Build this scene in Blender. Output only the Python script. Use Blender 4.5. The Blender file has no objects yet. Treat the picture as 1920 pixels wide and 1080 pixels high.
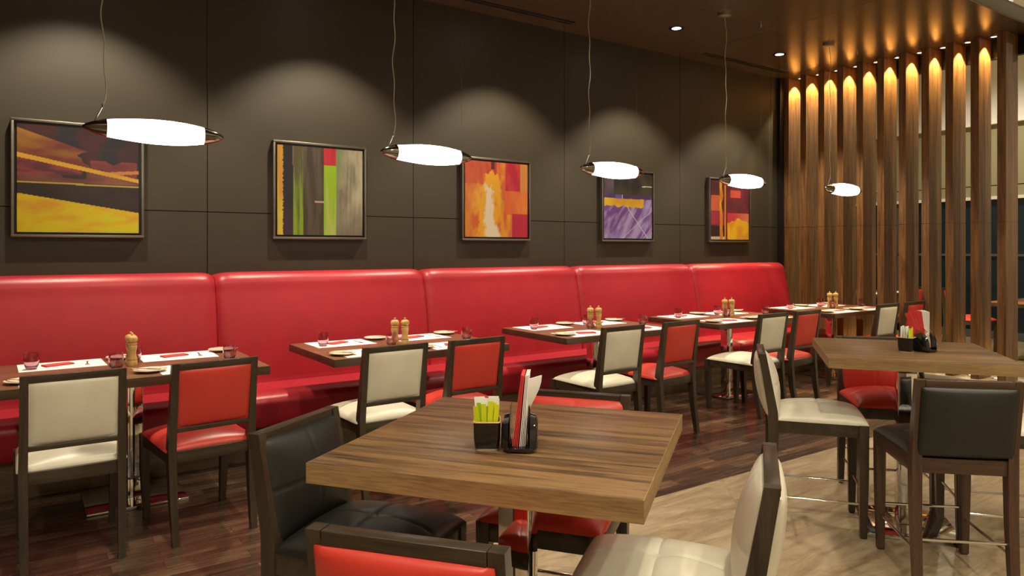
import bpy, bmesh, math, random
from mathutils import Vector, Matrix, noise
random.seed(7)
R = math.radians
scene = bpy.context.scene
COL = scene.collection

# ------------------------------------------------------------------ materials
def new_mat(name):
    m = bpy.data.materials.new(name); m.use_nodes = True
    nt = m.node_tree; b = nt.nodes['Principled BSDF']
    return m, nt, b

def plain(name, col, rough=.5, metal=0, bump=0, bscale=200, coat=0, spec=.5):
    m, nt, b = new_mat(name)
    b.inputs['Base Color'].default_value = (*col, 1)
    b.inputs['Roughness'].default_value = rough
    b.inputs['Metallic'].default_value = metal
    b.inputs['Specular IOR Level'].default_value = spec
    if coat: b.inputs['Coat Weight'].default_value = coat
    tc = nt.nodes.new('ShaderNodeTexCoord')
    n = nt.nodes.new('ShaderNodeTexNoise'); n.inputs['Scale'].default_value = bscale
    n.inputs['Detail'].default_value = 3
    nt.links.new(tc.outputs['Object'], n.inputs['Vector'])
    mr = nt.nodes.new('ShaderNodeMapRange')
    mr.inputs['To Min'].default_value = max(.02, rough - .04); mr.inputs['To Max'].default_value = rough + .04
    nt.links.new(n.outputs['Fac'], mr.inputs['Value']); nt.links.new(mr.outputs['Result'], b.inputs['Roughness'])
    if bump:
        bp = nt.nodes.new('ShaderNodeBump'); bp.inputs['Strength'].default_value = bump
        bp.inputs['Distance'].default_value = .002
        nt.links.new(n.outputs['Fac'], bp.inputs['Height']); nt.links.new(bp.outputs['Normal'], b.inputs['Normal'])
    return m

def leather(name, col, rough=.38):
    m, nt, b = new_mat(name)
    tc = nt.nodes.new('ShaderNodeTexCoord')
    n = nt.nodes.new('ShaderNodeTexNoise'); n.inputs['Scale'].default_value = 6; n.inputs['Detail'].default_value = 4
    v = nt.nodes.new('ShaderNodeTexVoronoi'); v.inputs['Scale'].default_value = 420
    nt.links.new(tc.outputs['Object'], n.inputs['Vector']); nt.links.new(tc.outputs['Object'], v.inputs['Vector'])
    cr = nt.nodes.new('ShaderNodeValToRGB')
    cr.color_ramp.elements[0].color = (*[c * .92 for c in col], 1); cr.color_ramp.elements[1].color = (*[min(1, c * 1.06) for c in col], 1)
    cr.color_ramp.elements[0].position = .3; cr.color_ramp.elements[1].position = .7
    nt.links.new(n.outputs['Fac'], cr.inputs['Fac']); nt.links.new(cr.outputs['Color'], b.inputs['Base Color'])
    b.inputs['Roughness'].default_value = rough
    bp = nt.nodes.new('ShaderNodeBump'); bp.inputs['Strength'].default_value = .12; bp.inputs['Distance'].default_value = .0008
    nt.links.new(v.outputs['Distance'], bp.inputs['Height']); nt.links.new(bp.outputs['Normal'], b.inputs['Normal'])
    return m

def wood(name, dark, light, axis=0, grain=26, fine=240, rough=.35, contrast=(.32, .68), coord='Object', strips=None):
    """streaky wood: long axis 0/1/2; strips = optional dark line period across another axis"""
    m, nt, b = new_mat(name)
    tc = nt.nodes.new('ShaderNodeTexCoord'); mp = nt.nodes.new('ShaderNodeMapping')
    sc = [grain] * 3; sc[axis] = grain * .05
    mp.inputs['Scale'].default_value = sc
    nt.links.new(tc.outputs[coord], mp.inputs['Vector'])
    oi = nt.nodes.new('ShaderNodeObjectInfo')
    ad = nt.nodes.new('ShaderNodeVectorMath'); ad.operation = 'ADD'
    ml = nt.nodes.new('ShaderNodeMath'); ml.operation = 'MULTIPLY'; ml.inputs[1].default_value = 40
    nt.links.new(oi.outputs['Random'], ml.inputs[0])
    nt.links.new(mp.outputs['Vector'], ad.inputs[0]); nt.links.new(ml.outputs[0], ad.inputs[1])
    n = nt.nodes.new('ShaderNodeTexNoise'); n.inputs['Scale'].default_value = 1; n.inputs['Detail'].default_value = 5
    n.inputs['Roughness'].default_value = .65; n.inputs['Distortion'].default_value = .4
    nt.links.new(ad.outputs[0], n.inputs['Vector'])
    mp2 = nt.nodes.new('ShaderNodeMapping'); s2 = [fine] * 3; s2[axis] = fine * .06; mp2.inputs['Scale'].default_value = s2
    nt.links.new(tc.outputs[coord], mp2.inputs['Vector'])
    n2 = nt.nodes.new('ShaderNodeTexNoise'); n2.inputs['Scale'].default_value = 1; n2.inputs['Detail'].default_value = 2
    nt.links.new(mp2.outputs['Vector'], n2.inputs['Vector'])
    cr = nt.nodes.new('ShaderNodeValToRGB')
    cr.color_ramp.elements[0].position = contrast[0]; cr.color_ramp.elements[1].position = contrast[1]
    cr.color_ramp.elements[0].color = (*dark, 1); cr.color_ramp.elements[1].color = (*light, 1)
    nt.links.new(n.outputs['Fac'], cr.inputs['Fac'])
    cr2 = nt.nodes.new('ShaderNodeValToRGB'); cr2.color_ramp.elements[0].position = .3; cr2.color_ramp.elements[1].position = .6
    cr2.color_ramp.elements[0].color = (.68, .64, .6, 1); cr2.color_ramp.elements[1].color = (1, 1, 1, 1)
    nt.links.new(n2.outputs['Fac'], cr2.inputs['Fac'])
    mx = nt.nodes.new('ShaderNodeMix'); mx.data_type = 'RGBA'; mx.blend_type = 'MULTIPLY'; mx.inputs[0].default_value = 1
    nt.links.new(cr.outputs['Color'], mx.inputs[6]); nt.links.new(cr2.outputs['Color'], mx.inputs[7])
    nt.links.new(mx.outputs[2], b.inputs['Base Color'])
    b.inputs['Roughness'].default_value = rough
    bp = nt.nodes.new('ShaderNodeBump'); bp.inputs['Strength'].default_value = .12; bp.inputs['Distance'].default_value = .0006
    nt.links.new(n2.outputs['Fac'], bp.inputs['Height']); nt.links.new(bp.outputs['Normal'], b.inputs['Normal'])
    return m

def emit(name, col, s):
    m, nt, b = new_mat(name)
    b.inputs['Base Color'].default_value = (*col, 1)
    b.inputs['Emission Color'].default_value = (*col, 1); b.inputs['Emission Strength'].default_value = s
    return m

def glass(name, col, rough=0.0):
    m, nt, b = new_mat(name)
    b.inputs['Base Color'].default_value = (*col, 1); b.inputs['Roughness'].default_value = rough
    b.inputs['Transmission Weight'].default_value = 1; b.inputs['IOR'].default_value = 1.45
    return m

M = {}
M['wall'] = plain('taupe panel', (.035, .028, .0175), .5, bump=.05, bscale=90)
M['gap'] = plain('panel joint', (.01, .008, .006), .8)
M['ceil'] = plain('satin brown ceiling', (.085, .058, .030), .21, bscale=.15)
M['fascia'] = plain('fascia grey', (.16, .15, .115), .6)
M['white'] = plain('white plaster', (.78, .75, .68), .7)
M['cream_wall'] = plain('cream stone wall', (.55, .49, .36), .5, bump=.1, bscale=20)
M['olive'] = plain('olive cream panel', (.30, .27, .15), .6)
M['brown_wall'] = plain('brown wall', (.12, .08, .05), .6)
M['red'] = leather('banquette red leather', (.37, .015, .027), .36)
M['redc'] = leather('chair red leather', (.58, .045, .030), .36)
M['cream'] = leather('cream leather', (.70, .66, .53), .36)
M['black'] = leather('black leather', (.012, .013, .011), .42)
M['frame'] = wood('dark stained frame', (.028, .020, .012), (.068, .048, .029), 2, 30, 300, .32)
M['framex'] = wood('dark stained rail', (.028, .020, .012), (.068, .048, .029), 0, 30, 300, .32)
M['frame_b'] = wood('walnut stained frame', (.045, .022, .013), (.10, .05, .03), 2, 30, 300, .34)
M['framex_b'] = wood('walnut stained rail', (.045, .022, .013), (.10, .05, .03), 0, 30, 300, .34)
M['top'] = wood('walnut counter top', (.07, .038, .018), (.27, .155, .068), 0, 32, 200, .36, (.36, .60))
M['edge'] = wood('walnut counter edging', (.24, .145, .06), (.40, .26, .115), 0, 16, 320, .4, (.25, .7))
M['lowtop'] = wood('mahogany low top', (.12, .05, .027), (.28, .125, .062), 0, 24, 200, .3)
M['lowedge'] = wood('dark low edging', (.05, .03, .018), (.10, .062, .036), 0, 18, 200, .3)
M['slat'] = wood('walnut slat', (.078, .037, .012), (.255, .128, .042), 2, 40, 300, .45, (.34, .64))
M['plinth'] = wood('plinth wood', (.08, .05, .024), (.17, .11, .05), 0, 20, 200, .4)
M['chrome'] = plain('polished chrome', (.78, .76, .73), .06, 1, bscale=2)
M['capchrome'] = plain('dark chrome tip', (.30, .29, .26), .08, 1, bscale=2)
M['wire'] = plain('thin dark wire', (.10, .09, .07), .5, .5)
M['steel'] = plain('brushed steel', (.55, .53, .5), .3, 1)
M['pewter'] = plain('pewter picture frame', (.24, .22, .19), .42, 1)
M['black_paint'] = plain('black lacquer', (.008, .008, .008), .4)
M['lamp'] = emit('opal glass lit', (1, .95, .84), 5.5)
M['bulb'] = emit('downlight lens', (1, .93, .78), 25)
M['bulbw'] = emit('spot lens', (1, .9, .7), 3)
M['cord'] = plain('grey cord', (.42, .38, .26), .5)
M['paper'] = plain('white paper', (.85, .84, .80), .8)
M['rednap'] = plain('red paper napkin', (.72, .055, .05), .75)
M['whitenap'] = plain('white paper napkin', (.86, .84, .78), .75)
M['yellow'] = plain('yellow green sachet', (.66, .72, .01), .5)
M['green'] = plain('green sachet', (.36, .58, .02), .5)
M['ceramic'] = plain('cream porcelain', (.66, .6, .46), .15)
M['blackceramic'] = plain('black glazed ceramic', (.008, .008, .008), .08, coat=.5)
M['tanrim'] = plain('tan glazed rim', (.55, .38, .16), .3)
M['grinder'] = wood('beech grinder', (.50, .29, .085), (.72, .47, .17), 2, 40, 300, .32)
M['tumbler'] = glass('pink tumbler glass', (.80, .58, .66))
M['clear'] = glass('clear acrylic', (.93, .9, .84))
M['pane'] = plain('dark teal window glass', (.006, .020, .028), .12, spec=.4)
M['alu'] = plain('window mullion', (.12, .13, .13), .5, .3)
M['stone'] = plain('pale stone plinth', (.62, .56, .46), .3, bscale=30)

def floor_wood():
    m, nt, b = new_mat('dark plank floor')
    tc = nt.nodes.new('ShaderNodeTexCoord')
    br = nt.nodes.new('ShaderNodeTexBrick')
    br.offset = .37; br.offset_frequency = 2
    for k, v in {'Scale': 1, 'Mortar Size': .0012, 'Mortar Smooth': .2, 'Bias': 0, 'Brick Width': .55, 'Row Height': .085}.items():
        br.inputs[k].default_value = v
    br.inputs['Color1'].default_value = (0, 0, 0, 1); br.inputs['Color2'].default_value = (1, 1, 1, 1)
    br.inputs['Mortar'].default_value = (.0, .0, .0, 1)
    nt.links.new(tc.outputs['Object'], br.inputs['Vector'])
    mp = nt.nodes.new('ShaderNodeMapping'); mp.inputs['Scale'].default_value = (2.2, 42, 1)
    nt.links.new(tc.outputs['Object'], mp.inputs['Vector'])
    ad = nt.nodes.new('ShaderNodeVectorMath'); ad.operation = 'MULTIPLY_ADD'
    ad.inputs[1].default_value = (13, 7, 31)
    nt.links.new(br.outputs['Color'], ad.inputs[0]); nt.links.new(mp.outputs['Vector'], ad.inputs[2])
    n = nt.nodes.new('ShaderNodeTexNoise'); n.inputs['Detail'].default_value = 6; n.inputs['Roughness'].default_value = .65
    n.inputs['Scale'].default_value = 1; n.inputs['Distortion'].default_value = .5
    nt.links.new(ad.outputs[0], n.inputs['Vector'])
    c1 = nt.nodes.new('ShaderNodeValToRGB'); e = c1.color_ramp.elements
    e[0].position = 0; e[0].color = (.040, .024, .015, 1); e[1].position = 1; e[1].color = (.135, .080, .050, 1)
    x = c1.color_ramp.elements.new(.45); x.color = (.055, .030, .018, 1)
    x = c1.color_ramp.elements.new(.75); x.color = (.095, .050, .028, 1)
    nt.links.new(br.outputs['Color'], c1.inputs['Fac'])
    c2 = nt.nodes.new('ShaderNodeValToRGB'); c2.color_ramp.elements[0].position = .3; c2.color_ramp.elements[1].position = .72
    c2.color_ramp.elements[0].color = (.45, .45, .45, 1); c2.color_ramp.elements[1].color = (1.5, 1.5, 1.5, 1)
    nt.links.new(n.outputs['Fac'], c2.inputs['Fac'])
    mx = nt.nodes.new('ShaderNodeMix'); mx.data_type = 'RGBA'; mx.blend_type = 'MULTIPLY'; mx.inputs[0].default_value = 1
    nt.links.new(c1.outputs['Color'], mx.inputs[6]); nt.links.new(c2.outputs['Color'], mx.inputs[7])
    mx2 = nt.nodes.new('ShaderNodeMix'); mx2.data_type = 'RGBA'; mx2.inputs[7].default_value = (.012, .008, .006, 1)
    nt.links.new(br.outputs['Fac'], mx2.inputs[0]); nt.links.new(mx.outputs[2], mx2.inputs[6])
    nt.links.new(mx2.outputs[2], b.inputs['Base Color'])
    mr = nt.nodes.new('ShaderNodeMapRange'); mr.inputs['To Min'].default_value = .16; mr.inputs['To Max'].default_value = .36
    nt.links.new(n.outputs['Fac'], mr.inputs['Value']); nt.links.new(mr.outputs['Result'], b.inputs['Roughness'])
    bp = nt.nodes.new('ShaderNodeBump'); bp.inputs['Strength'].default_value = .15; bp.inputs['Distance'].default_value = .001
    nt.links.new(n.outputs['Fac'], bp.inputs['Height']); nt.links.new(bp.outputs['Normal'], b.inputs['Normal'])
    return m
M['floor_wood'] = floor_wood()

def floor_tile():
    m, nt, b = new_mat('veined travertine floor')
    tc = nt.nodes.new('ShaderNodeTexCoord')
    rot = nt.nodes.new('ShaderNodeMapping'); rot.inputs['Rotation'].default_value = (0, 0, R(41))
    nt.links.new(tc.outputs['Object'], rot.inputs['Vector'])
    br = nt.nodes.new('ShaderNodeTexBrick'); br.offset = 0
    for k, v in {'Scale': 1, 'Mortar Size': .0016, 'Mortar Smooth': .3, 'Bias': 0, 'Brick Width': .8, 'Row Height': .8}.items():
        br.inputs[k].default_value = v
    br.inputs['Color1'].default_value = (0, 0, 0, 1); br.inputs['Color2'].default_value = (1, 1, 1, 1); br.inputs['Mortar'].default_value = (.5, .5, .5, 1)
    nt.links.new(rot.outputs['Vector'], br.inputs['Vector'])
    mp = nt.nodes.new('ShaderNodeMapping'); mp.inputs['Rotation'].default_value = (0, 0, R(22)); mp.inputs['Scale'].default_value = (1.5, 8, 1)
    nt.links.new(tc.outputs['Object'], mp.inputs['Vector'])
    ad = nt.nodes.new('ShaderNodeVectorMath'); ad.operation = 'MULTIPLY_ADD'; ad.inputs[1].default_value = (1.4, 1.1, 0)
    nt.links.new(br.outputs['Color'], ad.inputs[0]); nt.links.new(mp.outputs['Vector'], ad.inputs[2])
    n = nt.nodes.new('ShaderNodeTexNoise'); n.inputs['Scale'].default_value = 1.3; n.inputs['Detail'].default_value = 9
    n.inputs['Roughness'].default_value = .66; n.inputs['Distortion'].default_value = 1.2
    nt.links.new(ad.outputs[0], n.inputs['Vector'])
    c = nt.nodes.new('ShaderNodeValToRGB'); e = c.color_ramp.elements
    e[0].position = .28; e[0].color = (.17, .115, .06, 1); e[1].position = .72; e[1].color = (.41, .33, .21, 1)
    x = e.new(.44); x.color = (.26, .19, .115, 1); x = e.new(.56); x.color = (.34, .265, .165, 1)
    nt.links.new(n.outputs['Fac'], c.inputs['Fac'])
    w = nt.nodes.new('ShaderNodeTexNoise'); w.inputs['Scale'].default_value = 1.6; w.inputs['Detail'].default_value = 3; w.inputs['Distortion'].default_value = 2.2
    nt.links.new(rot.outputs['Vector'], w.inputs['Vector'])
    cw = nt.nodes.new('ShaderNodeValToRGB'); e = cw.color_ramp.elements
    e[0].position = .485; e[0].color = (1, 1, 1, 1); e[1].position = .515; e[1].color = (1, 1, 1, 1)
    x = e.new(.5); x.color = (.72, .68, .62, 1)
    nt.links.new(w.outputs['Fac'], cw.inputs['Fac'])
    mx = nt.nodes.new('ShaderNodeMix'); mx.data_type = 'RGBA'; mx.blend_type = 'MULTIPLY'; mx.inputs[0].default_value = .5
    nt.links.new(c.outputs['Color'], mx.inputs[6]); nt.links.new(cw.outputs['Color'], mx.inputs[7])
    mx2 = nt.nodes.new('ShaderNodeMix'); mx2.data_type = 'RGBA'; mx2.inputs[7].default_value = (.16, .12, .08, 1)
    nt.links.new(br.outputs['Fac'], mx2.inputs[0]); nt.links.new(mx.outputs[2], mx2.inputs[6])
    nt.links.new(mx2.outputs[2], b.inputs['Base Color'])
    b.inputs['Roughness'].default_value = .3
    return m
M['floor_tile'] = floor_tile()

# ------------------------------------------------------------------ mesh helpers
class MB:
    def __init__(s): s.bm = bmesh.new(); s.mi = 0
    def _add(s, vs, fs, smooth=False, mat=None):
        if mat is not None: vs = [mat @ Vector(v) for v in vs]
        bv = [s.bm.verts.new(v) for v in vs]
        for f in fs:
            try: fc = s.bm.faces.new([bv[i] for i in f])
            except ValueError: continue
            fc.smooth = smooth; fc.material_index = s.mi
        return bv
    def box(s, x0, x1, y0, y1, z0, z1, mat=None, bev=0):
        vs = [(x, y, z) for z in (z0, z1) for y in (y0, y1) for x in (x0, x1)]
        fs = [(0, 2, 3, 1), (4, 5, 7, 6), (0, 1, 5, 4), (2, 6, 7, 3), (0, 4, 6, 2), (1, 3, 7, 5)]
        bv = s._add(vs, fs, False, mat)
        if bev:
            es = list({e for v in bv for e in v.link_edges})
            r = bmesh.ops.bevel(s.bm, geom=es, offset=bev, segments=2, affect='EDGES', profile=.5)
            for f in r['faces']: f.smooth = True
    def loft(s, path, sizes, mat=None, bev=0):
        vs = []; fs = []
        for (x, y, z), (a, b) in zip(path, sizes):
            vs += [(x - a / 2, y - b / 2, z), (x + a / 2, y - b / 2, z), (x + a / 2, y + b / 2, z), (x - a / 2, y + b / 2, z)]
        n = len(path)
        for k in range(n - 1):
            for j in range(4):
                a = k * 4 + j; b2 = k * 4 + (j + 1) % 4
                fs.append((a, b2, b2 + 4, a + 4))
        fs.append((3, 2, 1, 0)); fs.append(tuple(range(4 * n - 4, 4 * n)))
        bv = s._add(vs, fs, False, mat)
        if bev:
            es = [e for e in {e for v in bv for e in v.link_edges} if len(e.link_faces) == 2 and e.calc_face_angle(0) > .8]
            bmesh.ops.bevel(s.bm, geom=es, offset=bev, segments=1, affect='EDGES')
    def tube(s, pts, r, n=10, mat=None, caps=True):
        pts = [Vector(p) for p in pts]; rs = r if isinstance(r, (list, tuple)) else [r] * len(pts)
        vs = []; fs = []
        up = Vector((0, 0, 1))
        for i, p in enumerate(pts):
            t = (pts[min(i + 1, len(pts) - 1)] - pts[max(i - 1, 0)]).normalized()
            if abs(t.dot(up)) > .97: up = Vector((1, 0, 0))
            a = t.cross(up).normalized(); b = t.cross(a)
            for k in range(n):
                th = 2 * math.pi * k / n
                vs.append(p + (a * math.cos(th) + b * math.sin(th)) * rs[i])
        for i in range(len(pts) - 1):
            for k in range(n):
                fs.append((i * n + k, i * n + (k + 1) % n, (i + 1) * n + (k + 1) % n, (i + 1) * n + k))
        if caps: fs += [tuple(range(n)), tuple(range((len(pts) - 1) * n, len(pts) * n))]
        s._add(vs, fs, True, mat)
    def lathe(s, prof, n=32, mat=None, axis='z'):
        vs = []; fs = []
        for r, z in prof:
            for k in range(n):
                th = 2 * math.pi * k / n
                p = (r * math.cos(th), r * math.sin(th), z)
                if axis == 'x': p = (z, p[0], p[1])
                vs.append(p)
        for i in range(len(prof) - 1):
            for k in range(n):
                fs.append((i * n + k, i * n + (k + 1) % n, (i + 1) * n + (k + 1) % n, (i + 1) * n + k))
        if prof[0][0] > 1e-6: fs.append(tuple(range(n))[::-1])
        if prof[-1][0] > 1e-6: fs.append(tuple(range((len(prof) - 1) * n, len(prof) * n)))
        s._add(vs, fs, True, mat)
        bmesh.ops.remove_doubles(s.bm, verts=s.bm.verts, dist=1e-6)
    def pad(s, w, h, side, crown, mat, n=20, seams=None, dimple=0, under=None, pw=10):
        """upholstered pad: x across, y along, bulging to +z"""
        vs = []; fs = []
        N = n + 1
        g = [math.sin(math.pi / 2 * (-1 + 2 * i / n)) * .6 + (-1 + 2 * i / n) * .4 for i in range(N)]
        for j in range(N):
            for i in range(N):
                a, b = g[i], g[j]
                e = ((1 - abs(a) ** pw) * (1 - abs(b) ** pw)) ** .5
                z = side * e + crown * (1 - a * a) * (1 - b * b) ** .8 if abs(a) < 1 and abs(b) < 1 else 0
                if seams:
                    d = min(abs(a * w / 2), abs(b * h / 2))
                    z -= seams * math.exp(-(d / .006) ** 2) * e
                if dimple:
                    d = math.hypot(a * w / 2, b * h / 2); z -= dimple * math.exp(-(d / .035) ** 2)
                cx = 1 - .012 * abs(b) ** 8; cy = 1 - .012 * abs(a) ** 8
                vs.append((a * w / 2 * cx, b * h / 2 * cy, z))
        for j in range(n):
            for i in range(n):
                k = j * N + i; fs.append((k, k + 1, k + N + 1, k + N))
        # underside
        base = len(vs)
        ring = [i for i in range(N)] + [j * N + n for j in range(1, N)] + [n * N + i for i in range(n - 1, -1, -1)] + [j * N for j in range(n - 1, 0, -1)]
        for k in ring:
            v = vs[k]; vs.append((v[0], v[1], -(under or .004)))
        L = len(ring)
        for q in range(L):
            fs.append((ring[(q + 1) % L], ring[q], base + q, base + (q + 1) % L))
        fs.append(tuple(range(base + L - 1, base - 1, -1)))
        s._add(vs, fs, True, mat)
    def build(s, name, mats, parent=None, autosmooth=True):
        bmesh.ops.recalc_face_normals(s.bm, faces=s.bm.faces)
        me = bpy.data.meshes.new(name); s.bm.to_mesh(me); s.bm.free()
        for m in (mats if isinstance(mats, (list, tuple)) else [mats]): me.materials.append(m)
        if autosmooth:
            try: me.set_sharp_from_angle(angle=R(45))
            except Exception: pass
        o = bpy.data.objects.new(name, me); COL.objects.link(o)
        if parent: o.parent = parent
        return o

def thing(name, label, cat, loc=(0, 0, 0), rz=0, group=None):
    o = bpy.data.objects.new(name, None); COL.objects.link(o)
    o.empty_display_size = .1
    o.location = loc; o.rotation_euler = (0, 0, rz); tag(o, label, cat, group)
    return o
def tag(o, label, cat, group=None):
    o['label'] = label; o['category'] = cat
    if group: o['group'] = group
    return o
def dup(root, loc, rz, label, group=None, rot=None):
    r = root.copy(); COL.objects.link(r); r.location = loc
    r.rotation_euler = rot or (0, 0, rz)
    r['label'] = label
    if group: r['group'] = group
    for ch in list(root.children):
        c = ch.copy(); COL.objects.link(c); c.parent = r
        for g in ch.children:
            d = g.copy(); COL.objects.link(d); d.parent = c
    return r
class Kind:
    """first use places the prototype itself, later uses copy it"""
    def __init__(s, proto, z=0): s.p = proto; s.used = False
    def put(s, loc, rz, label, group=None, rot=None):
        if not s.used:
            s.used = True; o = s.p; o.location = loc; o.rotation_euler = rot or (0, 0, rz); o['label'] = label
            if group: o['group'] = group
            return o
        return dup(s.p, loc, rz, label, group, rot)
def struct(o, label=None):
    o['kind'] = 'structure'
    if label: o['label'] = label; o['category'] = label.split()[-1]
    return o

# ------------------------------------------------------------------ setting
W = 5.70; ZC = 3.632; SX = 8.24; YE = 2.92
XL = -2.6; XR = 12.6; YF = -4.5; ZH = 4.7
SEAM = [1.176 + 1.71 * k for k in range(-3, 5)]
ZJ = 1.694
b = MB(); b.mi = 1; b.box(XL, SX + .02, W + .012, W + .15, 0, ZH)
b.mi = 0
xs = [XL] + [x for x in SEAM if x > XL] + [SX + .02]
for a, c in zip(xs, xs[1:]):
    for z0, z1 in ((0, ZJ), (ZJ, ZC + .02)):
        b.box(a + .003, c - .003, W, W + .02, z0 + .003, z1 - .003)
struct(b.build('wall_back', [M['wall'], M['gap']]))
b = MB(); b.box(XL - .15, XL, YF, W + .15, 0, ZH); struct(b.build('wall_left', M['brown_wall']))
b = MB(); b.box(XL - .15, XR + .15, YF - .15, YF, 0, ZH); struct(b.build('wall_front', M['cream_wall']))
# floors
b = MB(); b.box(XL, 8.7, 2.89, W, -.05, 0); struct(b.build('floor', M['floor_wood']))
b = MB(); b.box(XL, XR, YF, 2.89, -.05, 0); b.box(8.7, XR, 2.89, 8.4, -.05, 0); struct(b.build('floor_tiled', M['floor_tile']))
# dropped ceiling over the wood floor, in panels
b = MB(); b.mi = 1; b.box(XL, 8.7, YE + .01, W + .05, ZC + .02, ZC + .13)
b.mi = 0
xs = [XL] + [x for x in SEAM if x > XL] + [8.7]
for a, c in zip(xs, xs[1:]):
    for y0, y1 in ((YE, 4.45), (4.45, W + .02)):
        b.box(a + .002, c - .002, y0 + .002, y1 - .002, ZC, ZC + .03)
struct(b.build('ceiling', [M['ceil'], M['gap']]))
b = MB(); b.box(XL, 8.72, YE - .02, YE + .005, ZC - .003, ZC + .12, bev=.003); b.box(XL, 8.72, YE - .02, YE + .35, ZC + .12, ZC + .14)
struct(b.build('trim_1', M['fascia']))
b = MB(); b.box(XL, 8.7, YE + .32, YE + .42, ZC + .14, ZH); b.box(8.6, 8.7, YE + .3, W, ZC + .14, ZH)
struct(b.build('wall_upper', M['white']))
b = MB(); b.box(XL - .15, XR + .15, YF - .15, 8.5, ZH, ZH + .1); struct(b.build('ceiling_high', M['white']))
# beyond the screen
b = MB(); b.box(XR, XR + .15, YF, 2.0, 0, ZH); b.mi = 1; b.box(XR, XR + .15, 2.0, 8.5, 2.2, 2.40); b.box(XR, XR + .15, 2, 8.5, 2.415, 3.4); b.mi = 0
b.box(XR + .0, XR + .15, 2, 8.5, 3.4, ZH); b.box(XR - .1, XR, 2, 8.5, 3.36, 3.42); b.box(XR - .03, XR, 2, 8.5, 2.19, 2.24)
struct(b.build('wall_right', [M['white'], M['olive']]))
b = MB(); b.box(XR - 3.9, XR + .15, 8.35, 8.5, 0, ZH); struct(b.build('wall_far', M['brown_wall']))
b = MB(); b.box(SX + .3, 8.7, W + .01, W + .15, 0, ZH); b.box(8.65, 8.75, W + .15, 8.4, 0, ZH); struct(b.build('wall_side', M['white']))
b = MB(); b.box(XR + .06, XR + .09, 2.0, 8.35, 0, 2.2)
win = struct(b.build('window_1', M['pane']))
b = MB()
for k in range(8): b.box(XR + .02, XR + .06, 2.0 + k * .88, 2.04 + k * .88, 0, 2.2)
b.box(XR + .02, XR + .06, 2, 8.35, 1.30, 1.335); b.box(XR + .02, XR + .06, 2, 8.35, 0, .12)
b.build('window_frame', M['alu'], win)
# screen plinth and header
b = MB(); b.box(SX - .06, 8.66, 2.86, W - .001, 0, .055, bev=.004); struct(b.build('trim_2', M['stone']))
b = MB(); b.box(SX + .30, SX + .36, 2.96, W - .001, ZC - .20, ZC - .002); struct(b.build('trim_3', M['black_paint']))
# dark corner board between wall and screen
b = MB(); b.box(SX - .10, SX - .02, W - .05, W - .002, 0.06, ZC - .002); struct(b.build('trim_4', M['black_paint']))

# slot diffusers in the ceiling
def slot(x0, x1, label):
    t = thing('air_diffuser', label, 'vent', ((x0 + x1) / 2, 5.44, ZC), 0, 'linear slot vents by the wall')
    L = (x1 - x0) / 2
    b = MB(); b.box(-L, L, -.055, -.047, -.004, .0); b.box(-L, L, .047, .055, -.004, 0); b.box(-L, L, -.003, .003, -.004, 0)
    b.build('frame', M['ceil'], t)
    b = MB(); b.box(-L, L, -.047, .047, -.001, 0.0); b.build('slot', M['black_paint'], t)
slot(2.95, 4.5, 'linear black ceiling slot vent near wall, above the third painting')
slot(6.4, 7.95, 'linear black ceiling slot vent near wall, beside the slatted screen')

# ------------------------------------------------------------------ wooden screen
slat = thing('wooden_slat', 'x', 'slat', (0, 0, 0), 0, 'upright slats of the wooden screen')
b = MB()
for z0, z1 in ((0, ZJ - .057), (ZJ - .053, ZC - .057)):
    b.box(0, .287, 0, .08, z0, z1)
b.build('board', M['slat'], slat)
b = MB(); b.box(.004, .283, .004, .076, ZJ - .058, ZJ - .052); b.build('joint', M['black_paint'], slat)
K = Kind(slat)
ORD = ['first', 'second', 'third', 'fourth', 'fifth', 'sixth', 'seventh', 'eighth', 'ninth', 'tenth', 'eleventh']
slat_y = []
for i in range(11):
    far = SX * (.6887 - .0301 * i)
    y = far - .08
    slat_y.append(y)
    K.put((SX, y, .055), 0, f'tall walnut slat of the screen, {ORD[i]} one out from the back wall')
# spots between slats
def spot(name, loc, rot, energy, angle, blend, col, radius):
    l = bpy.data.lights.new(name, 'SPOT'); l.energy = energy; l.spot_size = R(angle); l.spot_blend = blend
    l.color = col; l.shadow_soft_size = radius
    o = bpy.data.objects.new(name, l); COL.objects.link(o); o.location = loc; o.rotation_euler = rot
    return o
ss = thing('slat_spotlight', 'x', 'spotlight', group='small spotlights between the slats')
b = MB(); b.lathe([(.028, 0), (.042, 0), (.042, -.006), (.028, -.006), (.028, 0)], 20); b.build('trim_ring', M['steel'], ss)
b = MB(); b.lathe([(0, -.002), (.028, -.002)], 20); b.build('lens', M['bulbw'], ss)
K = Kind(ss)
up = thing('floor_uplight', 'x', 'uplight', group='round uplights at the foot of the screen')
b = MB(); b.lathe([(.030, 0), (.046, 0), (.046, .005), (.030, .005), (.030, 0)], 20); b.build('trim_ring', M['steel'], up)
b = MB(); b.lathe([(0, .003), (.030, .003)], 20); b.build('lens', M['bulbw'], up)
K2 = Kind(up)
for i in range(10):
    y = slat_y[i] - .084
    K.put((SX + .14, y, ZC - .001), 0, f'small ceiling spotlight between the {ORD[i]} and {ORD[i+1]} slats from the back wall')
    K2.put((SX + .22, y, .0555), 0, f'round floor uplight between the {ORD[i]} and {ORD[i+1]} slats from the back wall')
    spot('slat_lamp', (SX + .14, y, ZC - .012), (0, 0, 0), 115, 88, .4, (1, .72, .30), .006)
    spot('slat_up_lamp', (SX + .16, y, .068), (R(180), 0, 0), 11, 130, .6, (1, .76, .24), .012)

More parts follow.
